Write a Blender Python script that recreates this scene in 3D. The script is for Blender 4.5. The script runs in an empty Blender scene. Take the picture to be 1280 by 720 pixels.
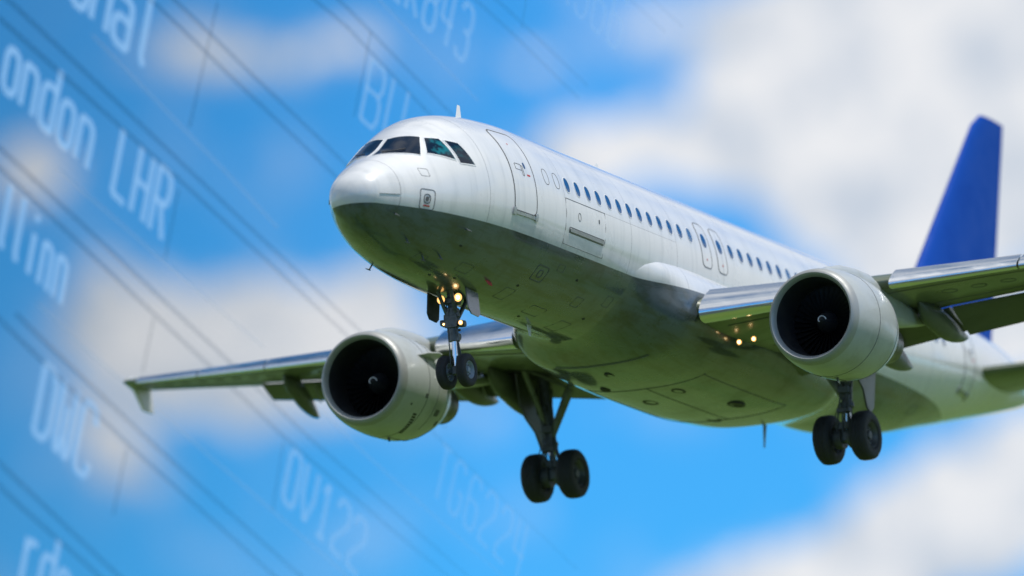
import bpy, bmesh, math, random
import numpy as np
from mathutils import Vector, Matrix
rad = math.radians
random.seed(4)
C = bpy.context.scene.collection
scene = bpy.context.scene

# ------------------------------------------------------------------ attitude of the aircraft, camera, sky, sun
PITCH = rad(3.0)                                   # nose-up approach attitude
CAML = Vector((-188.287, -96.264, -48.080))        # camera in the aircraft's own axes (x aft, y starboard, z up)
YAW, TIP, ROLL = -1.11491566, 1.78132483, -0.0377053810
RW = Matrix.Rotation(PITCH, 4, 'Y')                # aircraft axes -> world
ALT = 1.7 - (RW @ CAML).z
PLANE = Matrix.Translation((0, 0, ALT)) @ RW
RC = Matrix.Rotation(YAW, 4, 'Z') @ Matrix.Rotation(TIP, 4, 'X') @ Matrix.Rotation(ROLL, 4, 'Z')
CAMW = PLANE @ Matrix.Translation(CAML) @ RC

cam = bpy.data.cameras.new('camera')
cam.sensor_width = 36.0
cam.lens = 12349.86 / 1280 * 36.0
cam.clip_start = 0.5
cam.clip_end = 60000
cam.dof.use_dof = True
cam.dof.focus_distance = 222.5
cam.dof.aperture_fstop = cam.lens / 1000 / 1.45
cam_o = bpy.data.objects.new('camera', cam)
C.objects.link(cam_o)
cam_o.matrix_world = CAMW
scene.camera = cam_o
scene.view_settings.view_transform = 'Standard'
scene.view_settings.look = 'None'
scene.view_settings.gamma = 1
scene.view_settings.exposure = 0.0

SUN_L = Vector((0.12, -1.0, 0.0)).normalized()   # horizontal direction towards the sun
SUN_EL = rad(68)
SUN = Vector((SUN_L.x * math.cos(SUN_EL), SUN_L.y * math.cos(SUN_EL), math.sin(SUN_EL)))
sl = bpy.data.lights.new('sun', 'SUN')
sl.energy = 4.0
sl.angle = rad(0.5)
sl.color = (1.0, 0.955, 0.88)
sun_o = bpy.data.objects.new('sun', sl)
C.objects.link(sun_o)
sun_o.rotation_euler = SUN.to_track_quat('Z', 'Y').to_euler()
sun_o.location = (0, 0, 120)

world = bpy.data.worlds.new('World')
scene.world = world
world.use_nodes = True

class NT:
    """small helper for node trees"""
    def __init__(s, tree):
        s.t = tree; s.n = tree.nodes; s.l = tree.links
    def new(s, kind, **kw):
        n = s.n.new(kind)
        for k, v in kw.items(): setattr(n, k, v)
        return n
    def put(s, sock, v):
        if isinstance(v, bpy.types.NodeSocket): s.l.new(v, sock)
        else: sock.default_value = v
    def math(s, op, a, b=0.0, c=0.0, clamp=False):
        n = s.new('ShaderNodeMath', operation=op); n.use_clamp = clamp
        s.put(n.inputs[0], a); s.put(n.inputs[1], b)
        if op in ('MULTIPLY_ADD', 'SMOOTH_MIN', 'SMOOTH_MAX', 'WRAP', 'COMPARE'): s.put(n.inputs[2], c)
        return n.outputs[0]
    def dot(s, a, vec):
        n = s.new('ShaderNodeVectorMath', operation='DOT_PRODUCT')
        s.put(n.inputs[0], a); n.inputs[1].default_value = vec
        return n.outputs['Value']
    def mix(s, f, a, b, mode='MIX'):
        n = s.new('ShaderNodeMix', data_type='RGBA', blend_type=mode)
        s.put(n.inputs[0], f); s.put(n.inputs[6], a); s.put(n.inputs[7], b)
        return n.outputs[2]
    def rng(s, v, a, b, c=0.0, d=1.0, smooth=True):
        n = s.new('ShaderNodeMapRange', interpolation_type='SMOOTHSTEP' if smooth else 'LINEAR')
        s.put(n.inputs[0], v); s.put(n.inputs[1], a); s.put(n.inputs[2], b); s.put(n.inputs[3], c); s.put(n.inputs[4], d)
        return n.outputs[0]
    def noise(s, vec, scale, detail=6.0, rough=0.55, dist=0.0, lac=2.0):
        n = s.new('ShaderNodeTexNoise')
        if vec is not None: s.l.new(vec, n.inputs['Vector'])
        n.inputs['Scale'].default_value = scale; n.inputs['Detail'].default_value = detail
        n.inputs['Roughness'].default_value = rough; n.inputs['Distortion'].default_value = dist
        return n

def build_sky():
    w = NT(world.node_tree)
    w.n.clear()
    out = w.new('ShaderNodeOutputWorld'); bg = w.new('ShaderNodeBackground')
    w.l.new(bg.outputs[0], out.inputs[0])
    sky = w.new('ShaderNodeTexSky', sky_type='NISHITA')
    sky.sun_disc = False
    sky.sun_elevation = SUN_EL
    sky.sun_rotation = math.atan2(SUN.x, SUN.y)
    sky.altitude = 100; sky.air_density = 1.0; sky.dust_density = 0.3; sky.ozone_density = 2.5
    geo = w.new('ShaderNodeTexCoord')
    d = geo.outputs['Generated']
    # fixed compass frame of the patch of sky the photograph was taken against
    m = CAMW.to_3x3()
    R_, U_, F_ = m @ Vector((1, 0, 0)), m @ Vector((0, 1, 0)), m @ Vector((0, 0, -1))
    K = 12350.0
    warp = w.noise(d, 42.0, 5.0, 0.6)
    wx = w.new('ShaderNodeSeparateColor'); w.l.new(warp.outputs['Color'], wx.inputs[0])
    ax = w.math('MULTIPLY_ADD', w.dot(d, R_), K, 640.0)
    ay = w.math('MULTIPLY_ADD', w.dot(d, U_), -K, 360.0)
    ax = w.math('ADD', ax, w.math('MULTIPLY_ADD', wx.outputs[0], 260.0, -130.0))
    ay = w.math('ADD', ay, w.math('MULTIPLY_ADD', wx.outputs[1], 200.0, -100.0))
    blobs = [  # bearing / height in the patch, half sizes, tilt, strength
        (300, 425, 200, 66, 0.0, 1.7), (205, 470, 130, 50, .2, 1.1), (470, 375, 85, 42, 0, .85), (120, 555, 120, 40, .3, .55),
        (20, 215, 62, 42, 0.0, .62), (0, 480, 60, 80, 0, .35),
        (320, 55, 115, 42, 0.0, .75), (205, 78, 60, 30, 0.1, .6), (480, 500, 200, 45, .1, .55), (600, 512, 60, 24, .1, .5),
        (690, 58, 55, 18, 0, .6), (470, 120, 60, 18, 0, .25),
        (1180, 60, 300, 110, 0, 1.5), (1130, 175, 180, 80, 0, 1.3), (870, 195, 160, 42, .12, 1.3), (760, 215, 70, 36, 0, .6), (1200, 265, 200, 70, 0, 1.1),
        (1290, 420, 110, 70, 0, 1.0), (950, 110, 80, 36, 0, .7), (930, 20, 80, 36, 0, .7), (1010, 240, 70, 40, 0, .35),
        (1210, 660, 210, 66, -.28, 1.8), (1000, 705, 170, 44, -.3, 1.3), (1290, 590, 120, 62, 0, .9), (850, 735, 60, 26, 0, .7),
        (560, 400, 60, 26, 0, .5),
    ]
    acc = None
    for bx, by, sx, sy, tl, st in blobs:
        dx = w.math('SUBTRACT', ax, float(bx)); dy = w.math('SUBTRACT', ay, float(by))
        c, s_ = math.cos(tl), math.sin(tl)
        u = w.math('MULTIPLY_ADD', dx, c / sx, w.math('MULTIPLY', dy, s_ / sx))
        v = w.math('MULTIPLY_ADD', dy, c / sy, w.math('MULTIPLY', dx, -s_ / sy))
        r2 = w.math('ADD', w.math('MULTIPLY', u, u), w.math('MULTIPLY', v, v))
        g = w.math('MULTIPLY', w.math('POWER', 2.718, w.math('MULTIPLY', r2, -0.75)), float(st))
        acc = g if acc is None else w.math('SMOOTH_MAX', acc, g, 0.25)
    front = w.rng(w.dot(d, F_), 0.97, 0.99)
    acc = w.math('MULTIPLY', acc, front)
    fine = w.noise(d, 95.0, 9.0, 0.62)
    dens = w.math('ADD', acc, w.math('MULTIPLY_ADD', fine.outputs['Fac'], 1.5, -0.75))
    core = w.rng(dens, 0.40, 1.25)
    veil = w.math('MULTIPLY', w.rng(dens, 0.16, 0.5), 0.25)
    dens = w.math('MAXIMUM', w.rng(dens, 0.42, 0.56), veil)
    # the rest of the sky, unseen: broad cloud cover added for white fill light
    far = w.noise(d, 3.2, 9.0, 0.6)
    fard = w.math('MULTIPLY', w.rng(far.outputs['Fac'], 0.40, 0.60), w.math('SUBTRACT', 1.0, front))
    mask = w.math('MAXIMUM', dens, fard)
    # cloud light painted in from thickness and relief: lit crowns, greyer undersides
    up = w.new('ShaderNodeVectorMath', operation='ADD'); w.l.new(d, up.inputs[0]); up.inputs[1].default_value = (-0.0005, -0.0015, 0.0035)
    n_up = w.noise(up.outputs[0], 95.0, 9.0, 0.62)
    relief = w.math('SUBTRACT', fine.outputs['Fac'], n_up.outputs['Fac'])
    lo = w.noise(d, 48.0, 4.0, 0.5)
    shade = w.math('ADD', w.math('MULTIPLY', lo.outputs['Fac'], 0.8), w.math('MULTIPLY', relief, 3.2))
    shade = w.math('ADD', shade, w.math('MULTIPLY', core, 0.18))
    shade = w.rng(shade, 0.20, 0.72)
    ccol = w.mix(shade, (6.2, 6.9, 7.9, 1), (9.7, 9.7, 9.8, 1))
    zz = w.new('ShaderNodeSeparateXYZ'); w.l.new(d, zz.inputs[0])
    tint = w.mix(w.rng(zz.outputs[2], .25, .8), (0.24, 1.10, 1.80, 1), (0.40, 0.85, 1.05, 1))
    blue = w.mix(1.0, sky.outputs[0], tint, 'MULTIPLY')
    tot = w.mix(w.math('MULTIPLY', mask, 0.96), blue, ccol)
    w.l.new(tot, bg.inputs[0])
    bg.inputs[1].default_value = 0.09
build_sky()
#GEO-BEGIN
ST=[ # x, z top, z bottom, half width, z of max width
(0.00,-0.62,-0.62,0.00,-0.62),
(0.06,-0.36,-0.86,0.27,-0.61),
(0.25,-0.12,-1.10,0.55,-0.60),
(0.60,0.13,-1.30,0.75,-0.57),
(1.00,0.34,-1.47,0.96,-0.53),
(1.50,0.60,-1.63,1.18,-0.48),
(2.00,0.97,-1.76,1.37,-0.42),
(2.55,1.33,-1.86,1.53,-0.34),
(3.20,1.66,-1.94,1.69,-0.24),
(4.00,1.87,-2.0,1.83,-0.14),
(5.00,2.0,-2.045,1.93,-0.06),
(6.20,2.065,-2.07,1.975,0.0),
(8.0,2.07,-2.07,1.975,0.0),
(16.0,2.07,-2.07,1.975,0.0),
(22.5,2.07,-2.07,1.975,0.0),
(24.5,2.07,-2.01,1.975,0.02),
(27.0,2.07,-1.70,1.93,0.14),
(30.0,2.05,-1.05,1.68,0.44),
(33.0,1.94,-0.35,1.18,0.78),
(35.5,1.74,0.25,0.66,1.00),
(37.0,1.50,0.65,0.32,1.06),
(37.57,1.28,0.86,0.20,1.07)]
SA=np.array(ST)
def pchip(x,y,xi):
    h=np.diff(x);d=np.diff(y)/h
    m=np.zeros(len(x))
    for i in range(1,len(x)-1):
        if d[i-1]*d[i]>0:
            w1=2*h[i]+h[i-1];w2=h[i]+2*h[i-1]
            m[i]=(w1+w2)/(w1/d[i-1]+w2/d[i])
    m[0]=d[0];m[-1]=d[-1]
    k=np.clip(np.searchsorted(x,xi)-1,0,len(x)-2)
    t=(xi-x[k])/h[k]
    return y[k]*(1+2*t)*(1-t)**2+m[k]*h[k]*t*(1-t)**2+y[k+1]*t*t*(3-2*t)+m[k+1]*h[k]*t*t*(t-1)
SU=np.sqrt(SA[:,0])
def station(x):
    u=math.sqrt(max(x,0.0))
    return [float(pchip(SU,SA[:,i],u)) for i in (1,2,3,4)]
def fus(x,th,off=0.0):
    """point of the hull: th 0 = starboard side, 90 deg = crown, 180 = port side, 270 = keel"""
    a,b,w,c=station(x)
    s=math.sin(th);co=math.cos(th)
    if s>=0:
        # slightly narrower shoulders round the cockpit
        k=max(0.0,1-abs(x-2.1)/1.6)*0.06
        p=np.array([x,w*co*(1-k*s),c+(a-c)*s])
    else: p=np.array([x,w*co,c+(c-b)*s])
    if off:
        e=1e-3
        d1=fus(x+e,th)-fus(max(x-e,0),th);d2=fus(x,th+e)-fus(x,th-e)
        n=np.cross(d2,d1);n/=np.linalg.norm(n)
        ctr=np.array([x,0,c])
        if np.dot(n,p-ctr)<0:n=-n
        p=p+n*off
    return p
#GEO-END

# ------------------------------------------------------------------ materials
def material(name, base=(0.8, 0.8, 0.8), rough=0.5, metal=0.0, coat=0.0, spec=0.5):
    m = bpy.data.materials.new(name); m.use_nodes = True
    b = m.node_tree.nodes['Principled BSDF']
    b.inputs['Base Color'].default_value = (*base, 1)
    b.inputs['Roughness'].default_value = rough
    b.inputs['Metallic'].default_value = metal
    b.inputs['Coat Weight'].default_value = coat
    b.inputs['Coat Roughness'].default_value = 0.06
    b.inputs['Specular IOR Level'].default_value = spec
    return m, b, NT(m.node_tree)

def worn(name, base, rough, metal=0.0, coat=0.0, scale=3.0, amount=0.25, dirt=(0.05, 0.045, 0.03), bump=0.0, stretch=(1, 1, 1)):
    """painted or metal surface with soft dirt, roughness and tint variation"""
    m, b, t = material(name, base, rough, metal, coat)
    tc = t.new('ShaderNodeTexCoord'); mp = t.new('ShaderNodeMapping')
    mp.inputs['Scale'].default_value = stretch
    t.l.new(tc.outputs['Object'], mp.inputs[0])
    n = t.noise(mp.outputs[0], scale, 8, 0.65)
    k = t.rng(n.outputs['Fac'], 0.45, 0.75, 0.0, amount)
    t.l.new(t.mix(k, (*base, 1), (*dirt, 1)), b.inputs['Base Color'])
    t.l.new(t.rng(n.outputs['Fac'], 0.3, 0.7, max(rough - .08, .02), rough + .12), b.inputs['Roughness'])
    if bump:
        n2 = t.noise(mp.outputs[0], scale * 4, 4, 0.6)
        bp = t.new('ShaderNodeBump'); bp.inputs['Strength'].default_value = bump; bp.inputs['Distance'].default_value = 0.02
        t.l.new(n2.outputs['Fac'], bp.inputs['Height']); t.l.new(bp.outputs[0], b.inputs['Normal'])
    return m

def hull_paint():
    """white upper hull, grey belly with a crisp waterline, skin joints and grime streaks"""
    m, b, t = material('hull_paint', (0.8, 0.8, 0.8), 0.30, 0.0, 1.0)
    b.inputs['Coat Roughness'].default_value = 0.09
    tc = t.new('ShaderNodeTexCoord'); sp = t.new('ShaderNodeSeparateXYZ')
    t.l.new(tc.outputs['Object'], sp.inputs[0])
    X, Y, Z = sp.outputs
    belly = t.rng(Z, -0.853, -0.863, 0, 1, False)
    grime = t.noise(tc.outputs['Object'], 0.9, 9, 0.65)
    mp = t.new('ShaderNodeMapping'); mp.inputs['Scale'].default_value = (0.35, 3.0, 3.0)
    t.l.new(tc.outputs['Object'], mp.inputs[0])
    streak = t.noise(mp.outputs[0], 1.6, 8, 0.6)
    mp2 = t.new('ShaderNodeMapping'); mp2.inputs['Scale'].default_value = (3.4, 0.35, 0.35)
    t.l.new(tc.outputs['Object'], mp2.inputs[0])
    runs = t.noise(mp2.outputs[0], 1.3, 8, 0.62)
    white = t.mix(t.rng(runs.outputs['Fac'], 0.45, 0.75, 0.0, 0.42), (0.70, 0.705, 0.70, 1), (0.42, 0.44, 0.44, 1))
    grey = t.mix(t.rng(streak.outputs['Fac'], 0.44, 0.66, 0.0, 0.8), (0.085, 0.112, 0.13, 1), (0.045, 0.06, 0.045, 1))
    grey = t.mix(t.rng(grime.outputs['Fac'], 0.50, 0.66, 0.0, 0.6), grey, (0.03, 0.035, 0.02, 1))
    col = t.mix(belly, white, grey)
    # skin joints: circumferential every few frames, a few lengthwise laps
    line = None
    for x0 in (0.86, 3.55, 6.93, 10.30, 12.7, 15.2, 18.6, 21.0, 24.1, 27.2, 30.4, 33.5, 35.6):
        d = t.math('ABSOLUTE', t.math('SUBTRACT', X, x0))
        k = t.math('LESS_THAN', d, 0.009)
        line = k if line is None else t.math('MAXIMUM', line, k)
    for z0, xa, xb in ((0.28, 6.9, 12.7), (-0.98, 3.55, 36.0), (1.55, 6.9, 30.0), (-1.72, 3.55, 24.0)):
        k = t.math('MULTIPLY', t.math('LESS_THAN', t.math('ABSOLUTE', t.math('SUBTRACT', Z, z0)), 0.006),
                   t.math('MULTIPLY', t.math('GREATER_THAN', X, xa), t.math('LESS_THAN', X, xb)))
        line = t.math('MAXIMUM', line, k)
    col = t.mix(t.math('MULTIPLY', line, 0.55), col, (0.06, 0.065, 0.07, 1))
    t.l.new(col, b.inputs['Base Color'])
    t.l.new(t.rng(grime.outputs['Fac'], 0.3, 0.75, 0.24, 0.46), b.inputs['Roughness'])
    wav = t.noise(tc.outputs['Object'], 1.1, 3, 0.5)
    bp = t.new('ShaderNodeBump'); bp.inputs['Strength'].default_value = 0.25; bp.inputs['Distance'].default_value = 0.03
    t.l.new(wav.outputs['Fac'], bp.inputs['Height'])
    bp2 = t.new('ShaderNodeBump'); bp2.inputs['Strength'].default_value = 0.5; bp2.inputs['Distance'].default_value = 0.006; bp2.invert = True
    t.l.new(line, bp2.inputs['Height']); t.l.new(bp.outputs[0], bp2.inputs['Normal'])
    t.l.new(bp2.outputs[0], b.inputs['Normal'])
    return m

def glow(name, col, strength):
    m = bpy.data.materials.new(name); m.use_nodes = True
    b = m.node_tree.nodes['Principled BSDF']
    b.inputs['Base Color'].default_value = (0.3, 0.3, 0.3, 1)
    b.inputs['Emission Color'].default_value = (*col, 1); b.inputs['Emission Strength'].default_value = strength
    return m

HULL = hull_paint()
SEAM = material('dark_seam', (0.10, 0.105, 0.11), 0.6)[0]
GLASS = material('cabin_glass', (0.012, 0.045, 0.12), 0.08, 0, 1.0)[0]
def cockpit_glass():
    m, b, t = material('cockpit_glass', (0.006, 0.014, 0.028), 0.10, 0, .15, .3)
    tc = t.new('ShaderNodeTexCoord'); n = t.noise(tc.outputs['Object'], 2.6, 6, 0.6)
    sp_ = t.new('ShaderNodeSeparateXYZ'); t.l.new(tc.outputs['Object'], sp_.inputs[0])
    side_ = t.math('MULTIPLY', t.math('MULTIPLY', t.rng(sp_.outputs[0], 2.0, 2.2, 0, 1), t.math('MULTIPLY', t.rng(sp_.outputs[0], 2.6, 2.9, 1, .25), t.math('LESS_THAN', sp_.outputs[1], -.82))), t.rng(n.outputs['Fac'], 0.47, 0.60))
    t.l.new(t.mix(side_, (0.004, 0.011, 0.025, 1), (0.012, 0.15, 0.18, 1)), b.inputs['Base Color'])  # teal reflection painted into the base colour of the port side panes
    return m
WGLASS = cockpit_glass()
BLIND = material('cabin_glass_blind', (0.07, 0.12, 0.20), 0.12, 0, 1.0)[0]
STEEL = worn('brushed_steel', (0.55, 0.56, 0.58), 0.30, 1.0, 0, 6, .3)
LIP = worn('polished_aluminium', (0.36, 0.37, 0.36), 0.5, .4, 0, 3, .3, (0.25, 0.25, 0.22))
SLATM = worn('slat_metal', (0.84, 0.85, 0.86), 0.15, 1.0, 0, 2, .15, (0.5, 0.51, 0.51), 0, (1, .2, 1))
WINGP = worn('wing_grey', (0.125, 0.15, 0.10), 0.34, 0, .35, 0.8, .6, (0.05, 0.065, 0.025), .05, (1, .25, 1))
FLAPP = worn('flap_grey', (0.095, 0.108, 0.085), 0.38, 0, .25, 0.9, .5, (0.035, 0.045, 0.02), .05, (1, .3, 1))
NAC = worn('nacelle_paint', (0.42, 0.445, 0.44), 0.38, 0, .3, 1.3, .45, (0.24, 0.25, 0.20), .04)
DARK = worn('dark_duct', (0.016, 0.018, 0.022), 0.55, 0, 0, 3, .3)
FAN = worn('fan_titanium', (0.035, 0.038, 0.042), 0.38, .8, 0, 5, .3)
HOT = worn('hot_section_metal', (0.20, 0.19, 0.18), 0.38, .9, 0, 4, .5)
RUBBER = worn('tyre_rubber', (0.022, 0.022, 0.024), 0.72, 0, 0, 14, .5, (0.06, 0.058, 0.05), .3)
RIM = worn('wheel_rim', (0.24, 0.29, 0.34), 0.5, .1, 0, 10, .4)
DRIM = worn('brake_dark', (0.11, 0.115, 0.115), 0.5, .5, 0, 10, .4)
GEARM = worn('gear_steel', (0.115, 0.125, 0.13), 0.42, .35, 0, 9, .6, (0.03, 0.03, 0.028), .2)
GREENM = worn('gear_primer', (0.17, 0.19, 0.15), 0.5, .1, 0, 6, .6, (0.05, 0.05, 0.035), .15)
CHROME = material('chrome_piston', (0.75, 0.78, 0.82), 0.10, 1.0)[0]
BLUE = worn('fin_blue', (0.002, 0.062, 0.38), 0.65, 0, 0, 1.0, .25, (0.004, 0.03, 0.24))
BLUE.node_tree.nodes['Principled BSDF'].inputs['Specular IOR Level'].default_value = .12
WHITE = worn('white_trim', (0.72, 0.73, 0.73), 0.35, 0, .3, 3, .2, (0.4, 0.4, 0.38))
RED = material('red_mark', (0.45, 0.03, 0.025), 0.5)[0]
BLACK = material('black_rubber', (0.012, 0.012, 0.014), 0.6)[0]
LAMP = glow('landing_lamp', (1.0, 0.50, 0.13), 2.0)
CORE = glow('lamp_core', (1.0, 0.78, 0.42), 7.0)

# ------------------------------------------------------------------ mesh helpers
ROOT = bpy.data.objects.new('airliner', None)
C.objects.link(ROOT)
ROOT.matrix_world = PLANE
ROOT['label'] = 'white and grey twin-engine passenger jet with blue tail fin, landing gear and flaps lowered'
ROOT['category'] = 'airplane'

def sharpen(me, ang=35):
    bm = bmesh.new(); bm.from_mesh(me)
    bmesh.ops.recalc_face_normals(bm, faces=bm.faces)
    for f in bm.faces: f.smooth = True
    for e in bm.edges:
        if len(e.link_faces) == 2 and e.calc_face_angle(0) > rad(ang): e.smooth = False
    bm.to_mesh(me); bm.free()

class MB:
    def __init__(s): s.v = []; s.f = []; s.m = []
    def add(s, vs, fs, mi=0):
        o = len(s.v); s.v += [tuple(map(float, p)) for p in vs]
        s.f += [tuple(o + i for i in f) for f in fs]; s.m += [mi] * len(fs)
    def loft(s, rings, mi=0, cap0=True, cap1=True, closed=True):
        n = len(rings[0]); vs = [p for r in rings for p in r]; fs = []
        for i in range(len(rings) - 1):
            for j in range(n if closed else n - 1):
                k = (j + 1) % n
                fs.append((i * n + j, i * n + k, (i + 1) * n + k, (i + 1) * n + j))
        if cap0: fs.append(tuple(range(n - 1, -1, -1)))
        if cap1: fs.append(tuple((len(rings) - 1) * n + j for j in range(n)))
        s.add(vs, fs, mi)
    def tube(s, a, b, r0, r1=None, n=14, mi=0):
        a, b = Vector(a), Vector(b); r1 = r0 if r1 is None else r1
        d = (b - a).normalized(); u = d.orthogonal().normalized(); w = d.cross(u)
        R = [[p + (u * math.cos(t) + w * math.sin(t)) * r for t in [2 * math.pi * i / n for i in range(n)]] for p, r in ((a, r0), (b, r1))]
        s.loft(R, mi)
    def path(s, pts, r, n=8, mi=0):
        for i in range(len(pts) - 1): s.tube(pts[i], pts[i + 1], r, r, n, mi)
    def lathe(s, prof, c, axis='x', n=48, mi=0, cap0=False, cap1=False):
        c = Vector(c); R = []
        for a, r in prof:
            ring = []
            for i in range(n):
                t = 2 * math.pi * i / n
                if axis == 'x': ring.append(c + Vector((a, r * math.cos(t), r * math.sin(t))))
                else: ring.append(c + Vector((r * math.cos(t), a, r * math.sin(t))))
            R.append(ring)
        s.loft(R, mi, cap0, cap1)
    def box(s, c, size, rot=None, mi=0, bev=0.12):
        """box with chamfered long edges"""
        c = Vector(c); x, y, z = [k / 2 for k in size]; b = bev * min(size)
        o = [(x - b, y), (x, y - b), (x, -y + b), (x - b, -y), (-x + b, -y), (-x, -y + b), (-x, y - b), (-x + b, y)]
        M = rot if rot is not None else Matrix.Identity(3)
        f2 = 1 - b / max(x, .001)
        R = [[c + M @ Vector((px * s_, py * s_, zz)) for px, py in o] for s_, zz in ((f2, -z), (1, -z + b), (1, z - b), (f2, z))]
        s.loft(R, mi)
    def prism(s, outline, axis, t0, t1, mi=0):
        """outline in the plane square to axis, extruded from t0 to t1"""
        def P(a, b, t):
            return {'x': (t, a, b), 'y': (a, t, b), 'z': (a, b, t)}[axis]
        cx = sum(p[0] for p in outline) / len(outline); cy = sum(p[1] for p in outline) / len(outline)
        e = 0.2 * (t1 - t0)
        sh = lambda p: (p[0] + (cx - p[0]) * 0.02, p[1] + (cy - p[1]) * 0.02)
        s.loft([[P(*sh(p), t0) for p in outline], [P(*p, t0 + e) for p in outline], [P(*p, t1 - e) for p in outline], [P(*sh(p), t1) for p in outline]], mi)
    def build(s, name, mats, parent=ROOT, ang=35):
        me = bpy.data.meshes.new(name)
        me.from_pydata(s.v, [], s.f)
        mats = mats if isinstance(mats, (list, tuple)) else [mats]
        for m in mats: me.materials.append(m)
        me.polygons.foreach_set('material_index', s.m)
        sharpen(me, ang)
        o = bpy.data.objects.new(name, me); C.objects.link(o); o.parent = parent
        return o

def ysign(mb, sgn):
    """mirror a finished builder to the other side"""
    if sgn > 0: return mb
    mb.v = [(x, -y, z) for x, y, z in mb.v]; return mb

# ------------------------------------------------------------------ fuselage
fb = MB()
us = np.concatenate([np.linspace(0.03, math.sqrt(8.0), 90), np.sqrt(np.linspace(8.4, 37.57, 74))])
NR = 128
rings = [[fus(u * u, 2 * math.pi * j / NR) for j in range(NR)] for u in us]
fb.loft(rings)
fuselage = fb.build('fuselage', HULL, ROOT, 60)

def th_of(x, z, side=-1):
    a, b, w, c = station(x)
    s = (z - c) / ((a - c) if z > c else (c - b))
    t = math.asin(max(-1, min(1, s)))
    return math.pi - t if side < 0 else t

def rounded(x0, x1, z0, z1, r, n=6):
    o = []
    for cx, cz, a0 in ((x1 - r, z1 - r, 0), (x0 + r, z1 - r, 90), (x0 + r, z0 + r, 180), (x1 - r, z0 + r, 270)):
        for i in range(n + 1):
            a = rad(a0 + 90 * i / n); o.append((cx + r * math.cos(a), cz + r * math.sin(a)))
    return o

def dense(o, step=0.08):
    r = []
    for i in range(len(o)):
        a, b = o[i], o[(i + 1) % len(o)]
        n = max(1, int(math.hypot(b[0] - a[0], b[1] - a[1]) / step))
        for k in range(n): r.append((a[0] + (b[0] - a[0]) * k / n, a[1] + (b[1] - a[1]) * k / n))
    return r

def skin_patch(mb, o, S, off=0.006, rings=6, mi=0, thick=0.02):
    """a panel that follows the hull; S maps a flat outline point to the hull with an offset"""
    cx = sum(p[0] for p in o) / len(o); cz = sum(p[1] for p in o) / len(o); n = len(o)
    vs = []
    for p in o: vs.append(S(p, off - thick))
    for k in range(rings):
        f = 1 - k / rings
        for p in o: vs.append(S((cx + (p[0] - cx) * f, cz + (p[1] - cz) * f), off))
    vs.append(S((cx, cz), off))
    fs = []
    for k in range(rings):
        for j in range(n):
            q = (j + 1) % n
            fs.append((k * n + j, k * n + q, (k + 1) * n + q, (k + 1) * n + j))
    for j in range(n): fs.append((rings * n + j, rings * n + (j + 1) % n, (rings + 1) * n))
    mb.add(vs, fs, mi)

def skin_line(mb, pts, S, w=0.02, off=0.009, closed=True, mi=0):
    n = len(pts); vs = []; fs = []
    for i, p in enumerate(pts):
        a = pts[i - 1] if (i > 0 or closed) else p; b = pts[(i + 1) % n] if (i < n - 1 or closed) else p
        dx, dz = b[0] - a[0], b[1] - a[1]; L = math.hypot(dx, dz) or 1
        nx, nz = -dz / L * w / 2, dx / L * w / 2
        for q, of in (((p[0] + nx, p[1] + nz), off - .012), ((p[0] + nx, p[1] + nz), off), ((p[0] - nx, p[1] - nz), off), ((p[0] - nx, p[1] - nz), off - .012)):
            vs.append(S(q, of))
    for i in range(n if closed else n - 1):
        k = (i + 1) % n
        for j in range(3): fs.append((i * 4 + j, i * 4 + j + 1, k * 4 + j + 1, k * 4 + j))
    mb.add(vs, fs, mi)

def SXZ(side):
    return lambda p, off: fus(p[0], th_of(p[0], p[1], side), off)
def STH(side):
    return lambda p, off: fus(p[0], p[1] if side < 0 else math.pi - p[1], off)
def STHD(side):                                    # angle scaled so that outlines are roughly metric
    return lambda p, off: fus(p[0], rad(p[1] * 40) if side < 0 else math.pi - rad(p[1] * 40), off)

# cockpit glazing: six panes in frames
def hull_th(p):
    a, b, w, c = station(p[0]); return math.degrees(math.atan2((p[2] - c) / ((a - c) if p[2] > c else (c - b)), p[1] / w))
def straight(cs, n=9):
    """outline whose sides are straight in space, laid on the hull"""
    P = [fus(x, rad(t)) for x, t in cs]; out = []
    for i in range(len(P)):
        a, b_ = P[i], P[(i + 1) % len(P)]
        for k in range(n):
            q = a + (b_ - a) * k / n; out.append((q[0], hull_th(q) % 360 / 40))
    return out
panes = [[(1.13, 92.6), (1.96, 91.8), (2.30, 120.5), (1.83, 138.0)],
         [(2.33, 123.5), (2.62, 131.8), (2.66, 155.0), (2.00, 139.5)],
         [(2.68, 134.5), (3.00, 141.5), (3.20, 161.5), (2.74, 158.0)]]
def round_poly(o, r=0.10):
    out = []
    n = len(o)
    for i in range(n):
        p = o[i]; a = o[i - 1]; b = o[(i + 1) % n]
        p0 = (p[0] + (a[0] - p[0]) * r, p[1] + (a[1] - p[1]) * r); p1 = (p[0] + (b[0] - p[0]) * r, p[1] + (b[1] - p[1]) * r)
        for k in range(5):
            t = k / 4
            out.append(((1 - t) ** 2 * p0[0] + 2 * t * (1 - t) * p[0] + t * t * p1[0], (1 - t) ** 2 * p0[1] + 2 * t * (1 - t) * p[1] + t * t * p1[1]))
    return out
for side in (-1, 1):
    S = STHD(side)
    for q in panes:
        o = straight(q)
        g = MB(); skin_patch(g, o, S, 0.004, 7)
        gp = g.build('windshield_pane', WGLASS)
        fr = MB(); skin_line(fr, o, S, 0.022, 0.010)
        fr.build('pane_frame', WHITE, gp)
    wp = MB()
    wp.path([fus(1.72, rad(120) if side < 0 else rad(60), .03), fus(1.50, rad(112) if side < 0 else rad(68), .035), fus(1.35, rad(101) if side < 0 else rad(79), .03)], 0.012)
    wp.build('windshield_wiper', BLACK)

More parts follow.
